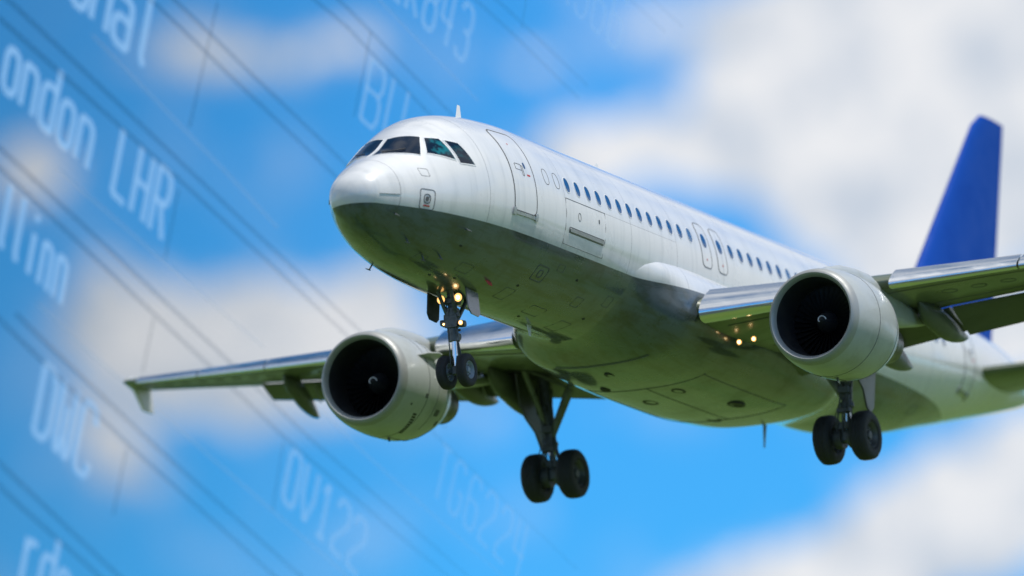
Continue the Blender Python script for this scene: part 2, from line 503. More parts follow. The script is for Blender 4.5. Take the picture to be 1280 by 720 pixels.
# cabin windows
wx = [7.18 + .533 * k for k in range(13)] + [15.79 + .533 * k for k in range(24)]
def oval(cx, cz, w=.115, h=.17, n=20):
    return [(cx + w * abs(math.cos(a)) ** .8 * (1 if math.cos(a) >= 0 else -1), cz + h * abs(math.sin(a)) ** .8 * (1 if math.sin(a) >= 0 else -1)) for a in [2 * math.pi * i / n for i in range(n)]]
for side in (-1, 1):
    S = SXZ(side)
    for x in wx:
        w = MB(); skin_patch(w, oval(x, .618), S, 0.003, 3, 0, .01)
        skin_line(w, oval(x, .618, .125, .182), S, 0.018, 0.007, True, 1)
        w.build('cabin_window', [GLASS if (int(x * 10) * 7 + (side > 0)) % 9 else BLIND, WHITE])
    for x in (6.11, 6.64):
        w = MB(); skin_line(w, oval(x, .618, .13, .185), S, 0.012, 0.004)
        w.build('blanked_window', SEAM)

# passenger doors
def door(x0, x1, z0, z1, side, hinge=True):
    S = SXZ(side); o = dense(rounded(x0, x1, z0, z1, .13), .1)
    d = MB(); skin_patch(d, o, S, 0.006, 8); skin_line(d, dense(rounded(x0 - .015, x1 + .015, z0 - .015, z1 + .015, .14), .1), S, .024, .010, True, 1)
    dd = d.build('passenger_door', [HULL, SEAM])
    cx = x0 + .67 * (x1 - x0)
    w = MB(); skin_patch(w, oval(cx, .70, .045, .075), S, .010, 2, 0, .006); w.build('door_window', GLASS, dd)
    h = MB(); skin_line(h, dense(rounded(cx - .42, cx - .16, .56, .70, .03), .1), S, .010, .012)
    skin_line(h, dense(rounded(cx - .16, cx - .10, .44, .68, .02, 3), .1), S, .012, .012); h.build('door_handle', SEAM, dd)
    m = MB(); skin_patch(m, rounded(cx + .02, cx + .16, .46, .50, .015, 3), S, .010, 2)
    m.build('door_marking', RED, dd); m = MB(); skin_patch(m, rounded(cx - .25, cx - .21, 1.17, 1.21, .015, 3), S, .010, 2); m.build('door_marking', RED, dd)
    s_ = MB(); skin_patch(s_, dense(rounded(x0 - .04, x1 + .04, z0 - .10, z0 - .03, .02, 3), .15), S, .026, 2)
    for xx in (x0 - .02, x1 + .02): skin_patch(s_, rounded(xx - .06, xx + .06, z0 - .13, z0 + .04, .03, 4), S, .035, 2)
    s_.build('door_sill', STEEL, dd)
door(4.53, 5.47, -.40, 1.50, -1); door(4.53, 5.47, -.40, 1.50, 1)
door(29.6, 30.4, -.30, 1.48, -1); door(29.6, 30.4, -.30, 1.48, 1)

# overwing exits
for side in (-1, 1):
    S = SXZ(side)
    for x in (14.33, 15.17):
        e = MB(); o = dense(rounded(x - .25, x + .25, -.03, 1.05, .14), .1)
        skin_patch(e, o, S, .005, 5); skin_line(e, o, S, .016, .009, True, 1)
        ee = e.build('overwing_exit', [HULL, SEAM])
        w = MB(); skin_patch(w, oval(x, .618), S, .009, 3, 0, .006); w.build('exit_window', GLASS, ee)
        w = MB(); skin_patch(w, oval(x, .16, .022, .028, 10), S, .009, 2, 0, .006); w.build('exit_marking', RED, ee)

# small skin fittings on the nose and forward hull
S = SXZ(-1)
h = MB(); skin_patch(h, dense(rounded(7.16, 8.88, -.455, -.375, .03, 3), .3), S, .03, 3, 0, .04)
skin_line(h, dense(rounded(7.14, 8.90, -.475, -.355, .03, 3), .3), S, .015, .008, True, 1)
h.build('drain_panel', [LIP, SEAM])
h = MB(); skin_line(h, dense(rounded(6.95, 8.95, -.75, .28, .02, 3), .3), S, .010, .005)
skin_line(h, oval(7.62, -.05, .06, .09, 16), S, .012, .006); skin_patch(h, oval(8.62, .02, .025, .05, 10), S, .008, 2)
h.build('service_hatch', SEAM)
h = MB(); o = rounded(1.36, 1.76, -.86, -.42, .07)
skin_line(h, dense(o, .1), S, .016, .007); skin_line(h, oval(1.55, -.63, .085, .10, 20), S, .022, .008); skin_patch(h, oval(1.55, -.63, .045, .055, 14), S, .010, 2)
skin_patch(h, rounded(1.46, 1.64, -.80, -.77, .01, 2), S, .008, 2, 1)
h.build('static_port', [SEAM, RED])
h = MB(); skin_line(h, dense(rounded(1.50, 1.72, -.10, .08, .02, 3), .1), S, .008, .004); h.build('vent_plate', SEAM)
for sd in (-1, 1):
    h = MB(); skin_patch(h, dense([(.36, -.655), (.84, -.625), (.84, -.61), (.36, -.64)], .05), SXZ(sd), .012, 2, 0, .02); h.build('lightning_strip', LIP)
h = MB()
T = lambda p, off: fus(p[0], rad(p[1] * 40), off)
o = rounded(6.35, 6.90, 5.48, 5.76, .06)
skin_line(h, dense(o, .1), T, .02, .006); skin_line(h, oval(6.63, 5.62, .10, .07, 16), T, .02, .007); h.build('outflow_valve', SEAM)

for x0, t0, dx, dt in ((3.6, 5.9, .5, .22), (5.9, 6.05, .45, .3), (7.6, 6.2, .7, .25), (8.8, 5.75, .35, .2), (9.3, 6.3, .5, .35), (7.2, 5.35, .3, .12), (2.2, 6.1, .35, .3), (10.0, 5.55, .3, .2), (24.5, 6.2, .8, .3), (27.0, 5.6, .4, .2)):
    h = MB(); skin_line(h, dense(rounded(x0, x0 + dx, t0, t0 + dt, .03, 3), .1), T, .009, .004); h.build('access_panel', SEAM)
for x0, t0 in ((3.1, 5.6), (4.0, 6.3), (8.3, 5.5), (9.9, 6.1), (6.2, 5.95), (3.3, 6.5), (7.9, 6.6)):
    h = MB(); skin_patch(h, oval(x0, t0, .05, .022, 10), T, .008, 2); h.build('drain_hole', DARK)

def blade(x, th, chord, height, sweep, name, mt, thick=.03, tip=.4):
    b = MB(); base = Vector(fus(x, th, -.02)); up = (Vector(fus(x, th, 1)) - Vector(fus(x, th, 0))).normalized()
    fwd = Vector((1, 0, 0)); sd = up.cross(fwd).normalized(); R = []
    for k in range(5):
        f = k / 4; c = chord * (1 - f * (1 - tip)); o0 = base + up * (height * f) + fwd * (sweep * f)
        R.append([o0 + fwd * (c * a) + sd * (thick * bb * (1 - .5 * f)) for a, bb in ((0, 0), (.15, .35), (.4, .5), (.7, .35), (1, 0), (.7, -.35), (.4, -.5), (.15, -.35))])
    b.loft(R); return b.build(name, mt)
blade(5.45, rad(90), .34, .42, .16, 'antenna_blade', WHITE)
blade(12.5, rad(90), .34, .35, .16, 'antenna_blade', WHITE)
blade(8.7, rad(270), .26, .28, .12, 'antenna_blade', WHITE)
blade(21.9, rad(278), .26, .72, .22, 'drain_mast', GREENM, .04, .3)
blade(4.9, rad(243), .32, .14, .05, 'antenna_blade', RED, .03, .7)
for x, th in ((.86, 214), (2.97, 210), (2.37, 246), (1.55, 238), (2.74, 302), (2.74, 238)):
    b = MB(); p = Vector(fus(x, rad(th))); nn = Vector(fus(x, rad(th), .16))
    b.tube(p, p + (nn - p) * .8, .02, .014); b.tube(p + (nn - p) * .8 + Vector((.05, 0, 0)), p + (nn - p) * .8 - Vector((.16, 0, 0)), .014, .010)
    b.build('pitot_probe', GEARM)

# belly fairing
FS = [(10.3, 2.02, -.55, -2.10), (10.75, 2.06, -.22, -2.14), (11.2, 2.11, .02, -2.20), (11.8, 2.18, .12, -2.28), (12.6, 2.25, .14, -2.38), (13.5, 2.32, .12, -2.47),
      (14.6, 2.38, .08, -2.54), (16.5, 2.42, .04, -2.57), (18.4, 2.40, -.05, -2.57), (20.0, 2.28, -.30, -2.50), (21.5, 2.08, -.60, -2.38), (22.8, 1.85, -.95, -2.22), (23.8, 1.65, -1.15, -2.10)]
FA = np.array(FS)
def fairing_ring(x, n=96):
    w, a, b = [float(pchip(FA[:, 0], FA[:, i], x)) for i in (1, 2, 3)]
    c, h_ = (a + b) / 2, (a - b) / 2; r = []
    ha, hb, hw, hc = station(x)
    g0 = min(1, max(0, (x - 10.3) / 2.6)); g1 = min(1, max(0, (23.8 - x) / 3.0)); g = (g0 * g0 * (3 - 2 * g0)) * (g1 * g1 * (3 - 2 * g1))
    for j in range(n):
        t = 2 * math.pi * j / n; ct, st = math.cos(t), math.sin(t); e = 2 / 2.7
        py, pz = w * abs(ct) ** e * (1 if ct > 0 else -1), h_ * abs(st) ** e * (1 if st > 0 else -1)
        rf = math.hypot(py, pz); dy, dz = py / rf, pz / rf
        hh = (ha - hc) if False else (hc - hb); z0 = c - hc
        A = (dy / hw) ** 2 + (dz / hh) ** 2; B_ = 2 * z0 * dz / hh ** 2; C_ = (z0 / hh) ** 2 - 1
        rh = (-B_ + math.sqrt(max(0, B_ * B_ - 4 * A * C_))) / (2 * A)
        if rf > rh:
            # the shoulder stands proud at once, the flanks and keel swell gradually
            sh = max(0.0, min(1.0, (c + dz * rf + .95) / .45)); gg = g + (min(1, g * 1.5 + .12 * g0) - g) * sh
            rf = rh - .012 * (1 - gg) + (rf - rh) * gg
        r.append((x, dy * rf, c + dz * rf))
    return r
b = MB(); b.loft([fairing_ring(x) for x in np.linspace(10.3, 23.8, 90)])
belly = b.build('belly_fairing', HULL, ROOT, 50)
for cx, cy, rx, ry in ((15.6, -.5, .28, .14), (16.4, .6, .30, .16), (17.9, -.9, .34, .18), (19.2, .3, .30, .15), (14.6, .9, .2, .1), (13.4, .2, .22, .10)):
    b = MB(); zb = float(pchip(FA[:, 0], FA[:, 3], cx))
    ring = lambda k, dz: [(cx + rx * k * math.cos(t), cy + ry * k * math.sin(t), zb + dz + .03 * abs(cy)) for t in [2 * math.pi * i / 20 for i in range(20)]]
    b.loft([ring(1, .05), ring(1, -.012), ring(.7, -.014), ring(.65, .0)])
    b.build('air_intake', DARK, belly)
for (xa, ya), (xb, yb) in (((14.9, -1.55), (14.9, 1.55)), ((19.4, -1.5), (19.4, 1.5)), ((14.9, 0), (19.4, 0)), ((14.9, -1.5), (19.4, -1.5)), ((14.9, 1.5), (19.4, 1.5)), ((12.6, -1.2), (12.6, 1.2))):
    b = MB(); N_ = 12; P0 = []
    for k in range(N_ + 1):
        f = k / N_; x = xa + (xb - xa) * f; y = ya + (yb - ya) * f
        w, a, bb = [float(pchip(FA[:, 0], FA[:, i], x)) for i in (1, 2, 3)]
        c, h_ = (a + bb) / 2, (a - bb) / 2
        P0.append((x, y, c - h_ * (1 - (abs(y) / w) ** 2.7) ** (1 / 2.7) - .002))
    b.path(P0, .009, 6)
    b.build('bay_door_seam', SEAM, belly)

# ------------------------------------------------------------------ wings
def wle(y): return 12.93 + (y - 2.5) * .548
def wz(y): return -1.18 + .128 * (y - 2.5) + .0006 * max(0, y - 8) ** 2
def wte(y): return 18.70 + (y - 2.35) * .05 if y < 6.4 else 18.9 + (y - 6.4) * .316
def wth(y): return .155 - .045 * min(1, max(0, (y - 2) / 6))
def wtw(y): return rad(3.2 - 3.4 * min(1, (y - 2) / 15))
def foil(s, t, up):
    yt = 5 * t * (.2969 * math.sqrt(max(s, 0)) - .126 * s - .3516 * s * s + .2843 * s ** 3 - .1036 * s ** 4)
    cam = .018 * (1 - (1 - s) ** 2) * (1 - s) * 2
    return cam + (yt if up else -yt * .95)
def wpt(y, s, h):
    c = wte(y) - wle(y); a = wtw(y); X_, Z_ = s * c, h * c
    return (wle(y) + X_ * math.cos(a) + Z_ * math.sin(a), y, wz(y) - X_ * math.sin(a) + Z_ * math.cos(a))
def fixed_nose(s, t, up, y):
    if not (2.36 < y < 16.55) or s > .145: return s, foil(s, t, up)
    q = .052 + s * (.093 / .145)
    return q, foil(q, t, up) * (math.sqrt(max(0, (q - .052) / .093)) if up else min(1, math.sqrt(max(0, (q - .052) / .03))))
def wsec(y, s1u=1.0, s1l=1.0, n=18):
    t = wth(y); up = [s1u * (1 - math.cos(math.pi * .5 * k / n)) for k in range(n, -1, -1)]; lo = [s1l * (1 - math.cos(math.pi * .5 * k / n)) for k in range(1, n + 1)]
    return [wpt(y, *fixed_nose(s, t, True, y)) for s in up] + [wpt(y, *fixed_nose(s, t, False, y)) for s in lo]
def local(y, s, dx, dz, ang, chord, th_, n=12, camber=.03):
    """section of a small surface (flap) hung at chord fraction s"""
    ox, oy, oz = wpt(y, s, 0); r = []
    up = [(1 - math.cos(math.pi * k / n)) / 2 for k in range(n, -1, -1)]; lo = [(1 - math.cos(math.pi * k / n)) / 2 for k in range(1, n)]
    def f(s_, u):
        h_ = foil(s_, th_, u); X_, Z_ = s_ * chord, h_ * chord
        return (ox + dx + X_ * math.cos(ang) + Z_ * math.sin(ang), y, oz + dz - X_ * math.sin(ang) + Z_ * math.cos(ang))
    return [f(s_, True) for s_ in up] + [f(s_, False) for s_ in lo]
def slat_ring(y):
    c = wte(y) - wle(y); t = wth(y); k = .145; r = []
    su = [k * (1 - math.cos(math.pi * .5 * i / 8)) for i in range(8, -1, -1)]; sl_ = [.055 * (i / 5) ** 1.6 for i in range(1, 6)]
    P = [(s, foil(s, t, True) + .003) for s in su] + [(s, foil(s, t, False) - .003) for s in sl_]
    P += [(.075, foil(.06, t, False) * .35), (.10, foil(.1, t, True) * .55), (.125, foil(.12, t, True) * .82)]
    a = rad(23); o = []
    for s, h_ in P:
        x, z = s - k, h_ - foil(k, t, True)
        x, z = x * math.cos(a) - z * math.sin(a) * -1 * -1, x * math.sin(a) * 1 + z * math.cos(a)
        o.append(wpt(y, x + k - .045, z + foil(k, t, True) + .004))
    return o

for sgn, nm in ((1, 'starboard'), (-1, 'port')):
    b = MB()
    ys = list(np.linspace(1.0, 13.0, 34))
    b.loft([wsec(y, .86, .76) for y in ys] ); b.loft([wsec(y) for y in np.linspace(13.02, 17.02, 14)])
    # leading edge of the root glove
    wing = ysign(b, sgn).build('wing', WINGP, ROOT, 40)
    b = MB()
    P = [wpt(13.02, s, foil(s, wth(13), False) - .001) for s in np.linspace(.76, .99, 6)]
    b.path(P, .012, 6); P = [wpt(y, .76, foil(.76, wth(y), False) - .001) for y in np.linspace(13.02, 16.6, 8)]; b.path(P, .012, 6)
    for ss in (.17, .60):
        P = [wpt(y, ss, foil(ss, wth(y), False) - .001) for y in np.linspace(2.6, 16.6, 20)]; b.path(P, .007, 6)
    for y0 in np.arange(7.0, 16.5, .62):               # access panels of the tank
        x0, _, z0 = wpt(y0, .33, foil(.33, wth(y0), False)); r = []
        b.path([wpt(y0 + .16 * math.cos(t_), .36 + .045 * math.sin(t_), foil(.36 + .045 * math.sin(t_), wth(y0), False) - .001) for t_ in [2 * math.pi * i / 14 for i in range(15)]], .006, 5)
    ysign(b, sgn).build('wing_seam', SEAM, wing)
    for ya, yb in ((2.40, 5.15), (6.25, 8.85), (8.89, 11.5), (11.54, 14.1), (14.14, 16.5)):
        b = MB(); b.loft([slat_ring(y) for y in np.linspace(ya, yb, 8)]); ysign(b, sgn).build('slat', SLATM, wing)
    for ya, yb in ((2.3, 6.35), (6.42, 13.0)):
        b = MB()
        ch = lambda y: min(1.12, .285 * (wte(y) - wle(y)))
        b.loft([local(y, .80, 0.02, -.010 * (wte(y) - wle(y)) - .02, rad(20 if ya < 3 else 28), ch(y), .12) for y in np.linspace(ya, yb, 16)])
        ysign(b, sgn).build('flap', FLAPP, wing)
    # flap track fairings
    for y0, s0, back, dep, wd, drop in ((4.75, .46, .70, .50, .27, .72), (6.15, .48, .75, .40, .22, .42), (8.75, .42, .40, .38, .20, .75), (11.5, .36, .12, .36, .18, .80)):
        b = MB(); c = wte(y0) - wle(y0); a0 = wpt(y0, s0, foil(s0, wth(y0), False)); R = []
        L = wte(y0) + back - a0[0]
        for k in range(17):
            f = k / 16; x = a0[0] + L * f
            prof = (math.sin(math.pi * min(1, f * 1.0) ** .75)) ** .75 if 0 < f < 1 else .02
            hinge = (max(0, f - .30) / .70) ** 1.15
            s = min(1, (x - wle(y0)) / c)
            ztop = wpt(y0, min(s, .76), foil(min(s, .76), wth(y0), False))[2] + .03 - hinge * drop
            ww, hh = wd * max(prof, .03), dep * max(prof, .03)
            R.append([(x, y0 + ww * math.cos(t_), ztop - hh * .55 + hh * (.62 if math.sin(t_) > 0 else 1.0) * math.sin(t_)) for t_ in [2 * math.pi * i / 18 for i in range(18)]])
        b.loft(R); ysign(b, sgn).build('flap_track_fairing', FLAPP, wing)
        b = MB(); p = wpt(y0, .80, -.04); q = (p[0] + .35, y0, p[2] - .42)
        b.tube((p[0], y0 - wd - .03, p[2]), (q[0], y0 - wd - .03, q[2]), .02); ysign(b, sgn).build('flap_linkage', LIP, wing)
    # wing tip fence
    z0 = wz(17.0); b = MB()
    b.prism([(20.95, z0 - .0), (21.45, z0 + .24), (22.25, z0 + .28), (22.32, z0 + .20), (22.28, z0 - .05), (22.38, z0 - .56), (21.92, z0 - .56), (21.45, z0 - .12)], 'y', 17.0, 17.07)
    ysign(b, sgn).build('wingtip_fence', WHITE, wing)
    b = MB(); b.lathe([(-.12, .01), (-.08, .05), (.05, .06), (.2, .03), (.25, .005)], (wle(16.9) + .1, 16.85, wz(16.9)), 'x', 14, 0, True, True)
    ysign(b, sgn).build('navigation_light', material('nav_glass', (.05, .3, .12) if sgn > 0 else (.4, .03, .03), .1)[0], wing)

# ------------------------------------------------------------------ engines
EX, EY, EZ = 11.65, 5.75, -2.10
def engine(sgn):
    c = (EX, EY * sgn, EZ)
    b = MB(); b.lathe([(.20, 1.115), (.35, 1.155), (.6, 1.195), (.95, 1.22), (1.4, 1.225), (1.9, 1.20), (2.3, 1.12), (2.65, .99), (2.95, .85), (2.96, .82), (2.7, .84), (2.4, .86)], c, 'x', 80)
    for xx in (1.12, 2.28):
        r_ = 1.2235 if xx < 2 else 1.125
        b.lathe([(xx - .008, r_ - .01), (xx - .008, r_ + .003), (xx + .008, r_ + .003), (xx + .008, r_ - .01)], c, 'x', 80, 1)
    eng = b.build('engine', [NAC, SEAM])
    b = MB(); b.lathe([(.12, .915), (.06, .942), (.02, .97), (0, 1.0), (.015, 1.035), (.06, 1.07), (.12, 1.095), (.205, 1.118)], c, 'x', 80)
    b.build('inlet_lip', LIP, eng)
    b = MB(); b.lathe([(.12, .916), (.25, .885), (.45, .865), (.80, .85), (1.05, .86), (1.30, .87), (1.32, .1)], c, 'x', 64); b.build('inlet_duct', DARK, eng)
    b = MB()
    for k in range(36):
        R = []
        for i in range(6):
            f = i / 5; r_ = .24 + .615 * f; tw = rad(28 + 32 * f); ch = .17 + .10 * f; a = 2 * math.pi * k / 36 + .12 * f
            cc = Vector((0, math.cos(a), math.sin(a))); tt = Vector((0, -math.sin(a), math.cos(a)))
            ax = Vector((1, 0, 0)) * math.cos(tw) + tt * math.sin(tw); nn = ax.cross(cc)
            p0 = Vector(c) + Vector((.98, 0, 0)) + cc * r_
            R.append([p0 + ax * (ch * u) + nn * v for u, v in ((-.5, 0), (-.1, .010), (.5, 0), (.1, -.008))])
        b.loft(R)
    b.build('fan_blades', FAN, eng)
    b = MB(); b.lathe([(.50, .012), (.54, .055), (.63, .12), (.76, .20), (.92, .25), (1.0, .25)], c, 'x', 40, 0, True, True)
    sp = []
    for k in range(15):
        t = rad(-60 + 17 * k); r_ = .055 + .0035 * k; x = .535 + (r_ - .055) / .065 * .09
        sp.append((c[0] + x - .008, c[1] + r_ * math.cos(t), c[2] + r_ * math.sin(t)))
    b.path(sp, .014, 6, 1)
    b.build('spinner', [DARK, WHITE], eng)
    b = MB(); b.lathe([(2.4, .72), (2.9, .66), (3.4, .57), (4.15, .44), (4.17, .40), (3.8, .40)], c, 'x', 48); b.lathe([(3.7, .30), (4.1, .24), (4.35, .14), (4.5, .03)], c, 'x', 32, 0, True, True)
    b.build('exhaust_nozzle', HOT, eng)
    b = MB(); b.tube((c[0] + 1.3, c[1], c[2] - 1.215), (c[0] + 1.33, c[1], c[2] - 1.31), .035, .02); b.build('drain_pipe', GEARM, eng)
    # strake on the inboard shoulder
    prof = [(.20, 1.115), (.35, 1.155), (.6, 1.195), (.95, 1.22), (1.4, 1.225), (1.9, 1.20), (2.3, 1.12), (2.65, .99), (2.95, .85)]
    def cowl(mb, x0, x1, a0, a1, off=.005, mi=0, nx_=5, na=8):
        vs = []; P_ = np.array(prof)
        for lift in (-.02, off):
            for i in range(nx_ + 1):
                for j in range(na + 1):
                    x = x0 + (x1 - x0) * i / nx_; t = rad(a0 + (a1 - a0) * j / na); r_ = float(pchip(P_[:, 0], P_[:, 1], x)) + lift
                    vs.append((c[0] + x, c[1] - sgn * r_ * math.cos(t), c[2] + r_ * math.sin(t)))
        n1 = (nx_ + 1) * (na + 1); fs = []
        for i in range(nx_):
            for j in range(na):
                q = i * (na + 1) + j; fs.append((n1 + q, n1 + q + 1, n1 + q + na + 2, n1 + q + na + 1))
        rim = [j for j in range(na + 1)] + [i * (na + 1) + na for i in range(1, nx_ + 1)] + [nx_ * (na + 1) + j for j in range(na - 1, -1, -1)] + [i * (na + 1) for i in range(nx_ - 1, 0, -1)]
        for k in range(len(rim)):
            u_, v_ = rim[k], rim[(k + 1) % len(rim)]; fs.append((u_, v_, n1 + v_, n1 + u_))
        mb.add(vs, fs, mi)
    b = MB()
    for k in range(9): cowl(b, .86 + .03 * k, 1.00 + .03 * k, -42 - 3.6 * k, -44.4 - 3.6 * k, .006, 0, 2, 2)
    b.build('cooling_louvre', DARK, eng)
    b = MB(); cowl(b, 1.62, 1.72, -60, 60, .002, 0, 1, 40); b.v = [(c[0] + 1.62 + (x - c[0] - 1.62) * .1, y, z) for x, y, z in b.v]; b.build('cowl_seam', SEAM, eng)
    for x0, x1, a0, a1 in ((1.02, 1.14, -22, -17), (1.75, 1.95, -38, -30), (1.35, 1.41, 2, 5), (.55, .60, -35, -32), (2.15, 2.25, -50, -44)):
        b = MB(); cowl(b, x0, x1, a0, a1, .004, 0, 2, 3); b.build('cowl_placard', SEAM if x0 != 1.35 else WHITE, eng)
    b = MB(); cowl(b, -.0 + 1.25, 1.25 + 1.55, -88.5, -87.5, .006, 0, 10, 2); b.build('cowl_latch', GEARM, eng)
    b = MB(); th = rad(26); nn = Vector((0, -sgn * math.cos(th), math.sin(th))); sd = Vector((0, -sgn * -math.sin(th), math.cos(th))); base = Vector(c) + nn * 1.19
    O = [(.75, -.0), (1.05, .20), (1.42, .30), (1.60, .28), (1.66, -.02)]
    b.loft([[base + Vector((x, 0, 0)) + nn * h_ + sd * t_ for x, h_ in O] for t_ in (-.012, .012)])
    b.build('strake', NAC, eng)
    # pylon
    b = MB(); R = []
    for x, zt, zb, w in ((12.15, -.98, -1.15, .05), (12.6, -.80, -1.2, .14), (13.2, -.66, -1.25, .20), (14.0, -.60, -1.35, .23), (14.7, -.60, -1.45, .24), (15.6, -.85, -1.62, .24), (16.6, -.95, -1.55, .20), (17.6, -1.0, -1.35, .12), (18.4, -1.02, -1.15, .04)):
        R.append([(x, c[1] + w * (abs(math.cos(t_)) ** .7) * (1 if math.cos(t_) > 0 else -1), (zt + zb) / 2 + (zt - zb) / 2 * (abs(math.sin(t_)) ** .7) * (1 if math.sin(t_) > 0 else -1)) for t_ in [2 * math.pi * i / 24 for i in range(24)]])
    b.loft(R); b.build('pylon', NAC, eng)
engine(1); engine(-1)

# ------------------------------------------------------------------ tail
def tail_ring(x0, x1, pt, t=.10, n=14):
    c = x1 - x0; up = [(1 - math.cos(math.pi * k / n)) / 2 for k in range(n, -1, -1)]; lo = [(1 - math.cos(math.pi * k / n)) / 2 for k in range(1, n)]
    g = lambda s: 5 * t * (.2969 * math.sqrt(s) - .126 * s - .3516 * s * s + .2843 * s ** 3 - .1036 * s ** 4) * c
    return [pt(x0 + s * c, g(s)) for s in up] + [pt(x0 + s * c, -g(s)) for s in lo]
b = MB(); R = []
for k in range(20):
    z = 1.55 + (7.85 - 1.55) * k / 19
    x0 = 31.05 + (z - 3.44) * .876 - .9 * max(0, (2.6 - z)) ** 1.5
    x1 = 35.81 + (z - 4.29) * .236
    if k == 19: x0 += .25
    R.append(tail_ring(x0, x1, lambda x, h_, z=z: (x, h_, z)))
b.loft(R); fin = b.build('tail_fin', BLUE)
b = MB(); b.path([(34.25 + (z - 3.44) * .35, s_ * .13 * (1 - (z - 2) / 9), z) for s_ in (1,) for z in np.linspace(2.1, 7.7, 8)], .012, 6)
b.path([(34.25 + (z - 3.44) * .35, -.13 * (1 - (z - 2) / 9), z) for z in np.linspace(2.1, 7.7, 8)], .012, 6); b.build('rudder_seam', SEAM, fin)
for sgn in (1, -1):
    b = MB(); R = []
    for k in range(14):
        y = .35 + (6.22 - .35) * k / 13; z = .42 + .105 * (y - 1.0); x0 = 30.75 + (y - 1.0) * .62 + (.15 if k == 13 else 0); x1 = 34.6 + (y - 1.0) * .27
        R.append(tail_ring(x0, x1, lambda x, h_, y=y, z=z: (x, y, z + h_ + (x - 32.5) * .04)))
    b.loft(R); st = ysign(b, sgn).build('stabilizer', WINGP)
b = MB(); b.lathe([(0, .16), (.12, .15), (.2, .10), (.22, .02)], (37.5, 0, 1.07), 'x', 20, 0, True, True); b.build('exhaust_cone', HOT)

# ------------------------------------------------------------------ undercarriage
def wheel(c, R_, w, parent, rim, sgn=1, hub=True):
    k = w / 2
    b = MB(); b.lathe([(-k * .72, R_ * .52), (-k * .95, R_ * .60), (-k, R_ * .74), (-k * .93, R_ * .88), (-k * .72, R_ * .965), (-k * .45, R_ * .992), (-k * .36, R_ * .995), (-k * .33, R_ * .975), (-k * .29, R_ * .995), (-k * .04, R_), (-k * .02, R_ * .98),
        (k * .02, R_ * .98), (k * .04, R_), (k * .29, R_ * .995), (k * .33, R_ * .975), (k * .36, R_ * .995), (k * .45, R_ * .992), (k * .72, R_ * .965), (k * .93, R_ * .88), (k, R_ * .74), (k * .95, R_ * .60), (k * .72, R_ * .52), (k * .3, R_ * .50), (-k * .3, R_ * .50)], c, 'y', 56)
    b.build('tyre', RUBBER, parent)
    b = MB()
    b.lathe([(-k * .80, R_ * .54), (-k * .86, R_ * .52), (-k * .70, R_ * .47), (-k * .30, R_ * .40), (-k * .25, R_ * .20), (-k * .62, R_ * .16), (-k * .66, .01)], c, 'y', 40, 0, False, True)
    b.lathe([(k * .80, R_ * .54), (k * .86, R_ * .52), (k * .70, R_ * .47), (k * .30, R_ * .40), (k * .25, R_ * .20), (k * .62, R_ * .16), (k * .66, .01)], c, 'y', 40, 0, False, True)
    for i in range(9):
        t = 2 * math.pi * i / 9
        for s_ in (-1, 1):
            b.tube((c[0] + R_ * .30 * math.cos(t), c[1] + s_ * k * .25, c[2] + R_ * .30 * math.sin(t)), (c[0] + R_ * .30 * math.cos(t), c[1] + s_ * k * .40, c[2] + R_ * .30 * math.sin(t)), R_ * .05, R_ * .04, 8, 1)
    b.build('wheel_rim', [rim, DRIM], parent)

# nose gear
nx, nz = 5.07, -3.78
b = MB()
b.tube((4.95, 0, -1.95), (5.02, 0, -2.95), .105, .10, 20); b.tube((5.02, 0, -2.93), (5.025, 0, -3.10), .13, .13, 20); b.tube((5.02, 0, -2.62), (5.025, 0, -2.78), .135, .135, 20)
b.tube((5.00, -.24, -2.70), (5.00, .26, -2.70), .055, .055, 14); b.tube((4.99, -.30, -2.74), (4.99, -.18, -2.74), .075, .075, 14)
b.tube((4.99, .18, -2.66), (4.99, .30, -2.66), .07, .07, 14)
b.box((4.98, 0, -2.45), (.26, .24, .22)); b.box((4.97, 0, -2.20), (.30, .34, .14)); b.box((5.10, 0, -2.98), (.22, .18, .14))
b.tube((4.6, -.17, -2.0), (4.98, -.10, -2.60), .045, .045); b.tube((4.6, .17, -2.0), (4.98, .10, -2.60), .045, .045)
b.tube((5.75, 0, -2.0), (5.08, 0, -2.7), .05, .05); b.tube((5.02, .12, -2.5), (5.03, .13, -3.0), .022, .022, 8); b.tube((4.92, -.13, -2.2), (4.95, -.12, -3.0), .016, .016, 8)
b.path([(4.90, .08, -2.1), (4.88, .12, -2.5), (4.90, .09, -2.9), (4.98, .10, -3.35), (5.02, .12, -3.7)], .014, 6)
b.path([(4.90, -.08, -2.1), (4.87, -.12, -2.4), (4.91, -.10, -2.85), (4.99, -.09, -3.4)], .012, 6)
b.tube((nx, -.17, nz), (nx, .17, nz), .055, .055, 16); b.box((5.06, 0, nz + .02), (.16, .16, .20))
b.tube((5.14, 0, -3.05), (5.30, 0, -3.38), .04, .03); b.tube((5.30, 0, -3.38), (5.12, 0, -3.70), .03, .04)
b.path([(4.88, .0, -2.2), (4.84, .03, -2.45), (4.90, .05, -2.75)], .018, 6); b.tube((5.02, -.16, -2.86), (5.02, .16, -2.86), .03, .03, 8)
b.box((4.93, .13, -2.58), (.12, .10, .16)); b.box((4.93, -.14, -2.52), (.10, .10, .12)); b.tube((5.12, .10, -2.3), (5.16, .05, -2.95), .02, .02, 8)
ng = b.build('nose_landing_gear', GEARM)
b = MB(); b.tube((5.025, 0, -3.09), (5.06, 0, -3.72), .062, .062, 24); b.build('oleo_piston', CHROME, ng)
wheel((nx, -.25, nz), .381, .23, ng, RIM); wheel((nx, .25, nz), .381, .23, ng, RIM)
